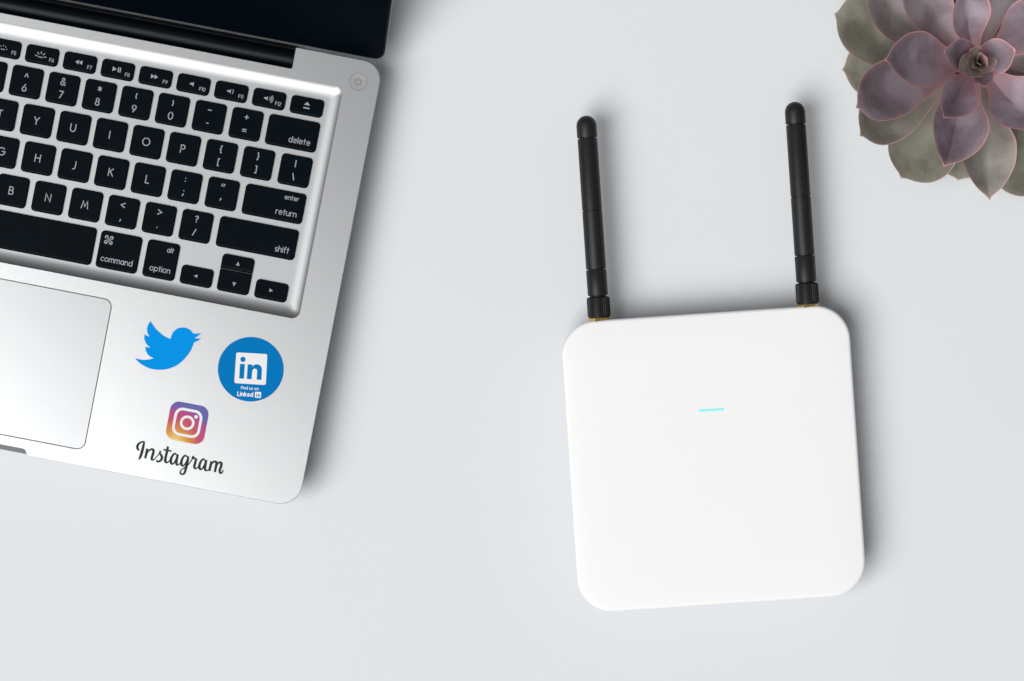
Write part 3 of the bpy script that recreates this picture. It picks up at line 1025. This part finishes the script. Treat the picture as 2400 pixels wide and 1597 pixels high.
for nm, strokes in WM.items():
    res = []
    for pts, ws in strokes:
        full = catmull([(x, y, w) for (x, y), w in zip(pts, ws)], 5)
        res.append([(*lp(*img(ocx + x / kc, ocy + y / kc)), max(w, 4) / kc * S * 1.22) for x, y, w in full])
    o = link('script_letter', ribbons(res, 'script_letter', ZS + 0.00004, 5e-6), M_ink, laptop)

# ------------------------------------------------------------------ router
ZR = 0.024
SR = S0 * (H - 0.019) / H
RA = R(3.85)
router = bpy.data.objects.new('wireless_router', None)
sc.collection.objects.link(router)
router.location = ((1672.0 - 1200) * SR, -(1074.5 - 798.5) * SR, 0)
router.rotation_euler = (0, 0, RA)
router['label'] = 'square white router with two black antennas and a cyan light bar'
router['category'] = 'router'
W2, H2 = 337.5 * SR, 341 * SR
RC = 82 * SR


def rbody(d):
    return rrect(-W2 + d, -H2 + d, W2 - d, H2 - d, RC - d * 0.8, 14)


M_bounce_shell = mat('bounce_shell_grey', (0.42, 0.425, 0.43), 0.6, spec=0.2)  # unseen grey underside, added to cut bounce light and deepen the contact shadow
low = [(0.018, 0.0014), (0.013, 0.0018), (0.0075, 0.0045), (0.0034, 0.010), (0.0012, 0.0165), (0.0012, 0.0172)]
link('added_bounce_shell', loft([(rbody(d), z) for d, z in low], name='added_bounce_shell', angle=60), M_bounce_shell, router)
prof = [(0.0006, 0.0170), (0.0, 0.0176), (0.0, 0.0205)]
for k in range(1, 9):
    a = R(90 * k / 8)
    prof.append((0.0017 * (1 - math.cos(a)), 0.0213 + 0.0017 * math.sin(a)))
prof.append((0.008, 0.02325))
prof.append((0.020, 0.02345))
link('body', loft([(rbody(d), z) for d, z in prof], name='body', angle=60), M_router, router)
for fx in (-1, 1):
    for fy in (-1, 1):
        c_ = [(0.006 * math.cos(k * math.pi / 8), 0.006 * math.sin(k * math.pi / 8)) for k in range(16)]
        link('rubber_foot', loft([(c_, 0), (c_, 0.0018)], name='rubber_foot'), M_hinge, router, (fx * W2 * 0.7, fy * H2 * 0.7, 0))


def rl(px, py):
    """photo pixel -> router local xy"""
    x, y = (px - 1672.0) * SR, -(py - 1074.5) * SR
    return (x * math.cos(RA) + y * math.sin(RA), -x * math.sin(RA) + y * math.cos(RA))


a_, b_ = rl(1638.5, 962.6), rl(1693.5, 959.2)
cl = ((a_[0] + b_[0]) / 2, (a_[1] + b_[1]) / 2)
hl = math.hypot(a_[0] - b_[0], a_[1] - b_[1]) / 2 + 2 * SR
pl = rrect(-hl, -2.9 * SR, hl, 2.9 * SR, 2.8 * SR, 5)
link('light_bar', loft([(pl, 0.0), (pl, 0.00008)], cap0=False, name='light_bar'), M_led, router, (cl[0], cl[1], 0.02348))

# antennas: sleeve (part) with cap, collar, nut below it
Z_ANT = 0.0175


def px_r(v_):
    return v_ * S0 * (H - Z_ANT) / H


# distances from the collar's foot outwards, photo pixels
def build_antenna(px, py):
    x, y = rl(px, py)
    r = px_r(23.6)
    g = px_r(20.6)
    k = px_r(1)
    sl = [(g, 116 * k), (r * 0.985, 116.6 * k), (r, 118 * k), (r * 0.995, 252.2 * k), (r * 0.92, 252.8 * k), (r * 0.92, 254.6 * k),
          (r * 0.99, 255.2 * k), (r * 0.985, 421 * k), (r * 0.955, 422.5 * k), (g, 422.6 * k)]
    root = link('antenna', revolve(sl, 'antenna', 40), M_ant, router, (x, y, Z_ANT))
    core = [(g, 50 * k), (g, 425 * k)]
    link('core', revolve([(g * .93, 46 * k), (g * .93, 430 * k)], 'core', 24), M_ant_dk, root)
    cap = [(g, 425 * k), (r * 0.98, 425.2 * k), (r * 1.01, 427 * k), (r * 1.01, 452 * k)]
    for i in range(1, 9):
        a = R(90 * i / 8)
        cap.append((max(r * 1.01 * math.cos(a), 1e-5), 452 * k + r * 1.05 * math.sin(a)))
    link('tip_cap', revolve(cap, 'tip_cap', 40, 45), M_ant, root)
    low = [(g, 54 * k), (r * .98, 54.5 * k), (r * 1.0, 56 * k), (r * 1.02, 113 * k), (r * .98, 114.5 * k), (g, 114.6 * k)]
    link('lower_sleeve', revolve(low, 'lower_sleeve', 40), M_ant, root)
    col = px_r(27)

    def knurl(rr, yy, i, a):
        return rr if rr < col * 0.96 else rr * (1.0 if i % 4 < 2 else 0.955)
    link('knurled_collar', revolve([(g * .9, 2 * k), (col * .9, 2.2 * k), (col * .94, 5 * k), (col, 7 * k), (col, 47 * k), (col * .93, 50 * k), (g, 51.5 * k)],
                                   'knurled_collar', 136, 20, knurl), M_ant_dk, root)
    nut_r = px_r(26.0)
    link('brass_nut', revolve([(nut_r * .9, -18 * k), (nut_r, -16 * k), (nut_r, 1 * k), (nut_r * .92, 2.6 * k)], 'brass_nut', 6, 20), M_brass, root).rotation_euler = (0, R(5), 0)
    return root


build_antenna(1405.2, 747.0)
build_antenna(1894.4, 714.6)

# ------------------------------------------------------------------ succulent
plant = bpy.data.objects.new('succulent', None)
sc.collection.objects.link(plant)
pc = unproject(2287, 149, 0.045)
plant.location = (pc.x, pc.y, 0)
plant['label'] = 'purple green rosette succulent with pink leaf edges in the top right corner'
plant['category'] = 'succulent'
PROF = {
    'round': [(0, .30), (.12, .33), (.28, .47), (.44, .74), (.58, .95), (.68, 1.0), (.78, .95), (.87, .79), (.925, .58), (.958, .34), (.972, .17), (.985, .08), (1.0, .012)],
    'ogive': [(0, .28), (.14, .33), (.28, .50), (.40, .80), (.50, .97), (.57, 1.0), (.70, .93), (.80, .74), (.89, .48), (.94, .25), (.962, .13), (.98, .06), (1.0, .012)],
    'inner': [(0, .78), (.15, .84), (.32, .95), (.48, 1.0), (.62, .93), (.75, .74), (.86, .46), (.94, .21), (.98, .09), (1.0, .012)],
}
PROF = {k: catmull(v, 8) for k, v in PROF.items()}


def prof_w(t, P):
    for (a, wa), (b_, wb) in zip(P, P[1:]):
        if t <= b_:
            f = (t - a) / (b_ - a)
            return wa + (wb - wa) * f
    return 0


def make_leaf(base, tip, width, zb, zt, age, cup=0.35, belly=-0.06, lift=0.0, shift=0.0, bend=0.0, thick=0.0026, roll=0.0, wavy=0.0, shape='round', keel=1.35):
    PS = PROF[shape]
    """base, tip in photo px at their heights; width in photo px."""
    B = unproject(base[0], base[1], zb)
    T = unproject(tip[0], tip[1], zt)
    axis = T - B
    Lh = Vector((axis.x, axis.y, 0))
    L = Lh.length
    d = Lh.normalized()
    side = Vector((-d.y, d.x, 0))
    hw = width / 2 * S0 * (H - (zb + zt) / 2) / H
    seed = rnd.uniform(0, 100)
    NV, NU = 30, 16
    bm = bmesh.new()
    la = bm.verts.layers.float.new('along')
    lm = bm.verts.layers.float.new('margin')
    lg = bm.verts.layers.float.new('age')
    grid = {}
    ts = [1 - (1 - i / NV) ** 1.35 for i in range(NV + 1)]
    for side_s in (1, -1):
        for i, t in enumerate(ts):
            w = max(prof_w(t, PS), .012) * hw
            wv = wavy * math.sin(t * 9 + seed) * 0.05 * hw
            c = B + axis * t
            c = c + side * (bend * L * 4 * t * (1 - t)) + side * wv
            c.z += lift * L * math.sin(math.pi * t) + belly * L * math.sin(math.pi * min(t * 1.1, 1))
            for j in range(NU + 1):
                if side_s == -1 and j in (0, NU):
                    grid[(side_s, i, j)] = grid[(1, i, j)]
                    continue
                s = -1 + 2 * j / NU
                s = math.copysign(1 - (1 - abs(s)) ** 1.4, s)
                q = abs(s)
                cz = cup * w * (q ** keel) * (0.35 + 0.65 * math.sin(math.pi * min(1, 0.15 + t * 0.75))) + roll * w * s
                th = thick * (0.16 + 0.84 * (1 - q ** 2.4)) * (0.35 + 0.65 * math.sin(math.pi * min(1, .2 + .75 * t)))
                p = c + side * (s * w)
                p.z += cz + 0.0006 * noise.noise(Vector((p.x * 60 + seed, p.y * 60, 0)))
                if side_s == -1:
                    p.z -= th
                elif 0 < j < NU:
                    p.z += th * 0.25 * (1 - q ** 4)
                v_ = bm.verts.new(p - Vector((pc.x, pc.y, 0)))
                v_[la] = t
                v_[lm] = min((1 - q) * w + 0.00002, (1 - t) * L * .6 + 0.00005)
                v_[lg] = age
                grid[(side_s, i, j)] = v_
    for side_s in (1, -1):
        for i in range(NV):
            for j in range(NU):
                f = (grid[(side_s, i, j)], grid[(side_s, i, j + 1)], grid[(side_s, i + 1, j + 1)], grid[(side_s, i + 1, j)])
                try:
                    bm.faces.new(f if side_s == 1 else f[::-1])
                except ValueError:
                    pass
    me = finish(bm, 'leaf', 70)
    return link('leaf', me, M_leaf, plant)


C = (2289, 150)
O = dict(shape='ogive', keel=1.08)
I = dict(shape='inner', keel=1.15)
LEAVES = [
    # base, tip, width, zb, zt, age, options
    # lowest tier (green, nearly flat)
    ((2262, 140), (1955, 33), 174, .018, .058, 1.0, dict(cup=.42)),
    ((2255, 152), (1973, 164), 150, .013, .028, 1.0, dict(cup=.26)),
    ((2262, 172), (2015, 319), 142, .016, .052, .86, dict(cup=.45, bend=-.05)),
    ((2272, 190), (2111, 418), 168, .013, .034, 1.0, dict(cup=.42, keel=1.6)),
    ((2282, 180), (2245, 424), 150, .006, .010, 1.0, dict(cup=.2)),
    ((2296, 185), (2319, 470), 132, .017, .040, .78, dict(cup=.95, shape='ogive', keel=1.15)),
    ((2308, 180), (2436, 462), 170, .010, .018, 1.0, dict(cup=.26)),
    ((2318, 165), (2560, 330), 170, .009, .018, .9, dict(cup=.26)),
    ((2320, 150), (2600, 140), 170, .012, .020, .9, dict(cup=.26)),
    ((2312, 132), (2540, -90), 170, .012, .022, .9, dict(cup=.26)),
    ((2296, 120), (2350, -190), 160, .012, .024, .8, dict(cup=.28)),
    ((2280, 120), (2200, -200), 165, .012, .022, 1.0, dict(cup=.26)),
    ((2270, 128), (2050, -140), 170, .011, .020, 1.0, dict(cup=.26)),
    # middle tier
    ((2276, 135), (2032, -42), 140, .024, .074, .50, dict(cup=.62, bend=.05)),
    ((2280, 132), (2128, -66), 122, .028, .078, .25, dict(cup=.75, bend=.05)),
    ((2268, 162), (2006, 253), 138, .025, .086, .18, dict(cup=.50, bend=-.05, keel=1.25)),
    ((2284, 172), (2211, 391), 133, .026, .060, .10, dict(cup=1.5, wavy=.6, **O)),
    ((2300, 168), (2448, 300), 150, .027, .060, .03, dict(cup=1.1, wavy=1.0, **O)),
    ((2310, 158), (2530, 215), 120, .020, .032, .5, dict(cup=.40)),
    ((2308, 138), (2490, 12), 136, .028, .062, .08, dict(cup=.78, **O)),
    ((2298, 128), (2352, -110), 120, .022, .040, .35, dict(cup=.40)),
    ((2312, 148), (2500, 110), 110, .022, .036, .5, dict(cup=.40)),
    # upper tier (purple)
    ((2274, 147), (2073, 139), 134, .034, .096, .06, dict(cup=.55, **O)),
    ((2283, 140), (2258, -30), 95, .036, .084, .02, dict(cup=1.5, wavy=.5, **O)),
    ((2283, 158), (2213, 279), 95, .036, .078, .02, dict(cup=1.5, wavy=.5, **O)),
    # inner tier
    ((2292, 150), (2212, 121), 84, .050, .096, .0, dict(cup=.95, **I)),
    ((2286, 152), (2380, 117), 84, .051, .080, .0, dict(cup=.85, **I)),
    ((2288, 148), (2308, 205), 56, .053, .084, .0, dict(cup=.66, **I)),
]
for base, tip, wd, zb, zt, age, kw in LEAVES:
    make_leaf(base, tip, wd, zb, zt, age, **kw)
# the closed bud: small upright leaves in a spiral
for k in range(10):
    a = R(200 + 137.5 * k)
    rr_ = 46 - 4.2 * k
    wd = 62 - 5.0 * k
    b0 = (C[0] - 3 * math.cos(a), C[1] + 3 * math.sin(a))
    t0 = (C[0] + rr_ * math.cos(a), C[1] - rr_ * math.sin(a))
    make_leaf(b0, t0, wd, .060 + .0006 * k, .084 + .0008 * k, min(.55 + .05 * k, .95), cup=.70, thick=0.0014, belly=0.14, shape='inner')
# stem
st = [(0.010, 0.0), (0.011, 0.004), (0.008, 0.012), (0.009, 0.030), (0.008, 0.040), (0.004, 0.052), (0.002, 0.060)]
me = revolve(st, 'stem', 20, 40)
o = link('stem', me, M_stem, plant)
o.rotation_euler = (math.pi / 2, 0, 0)
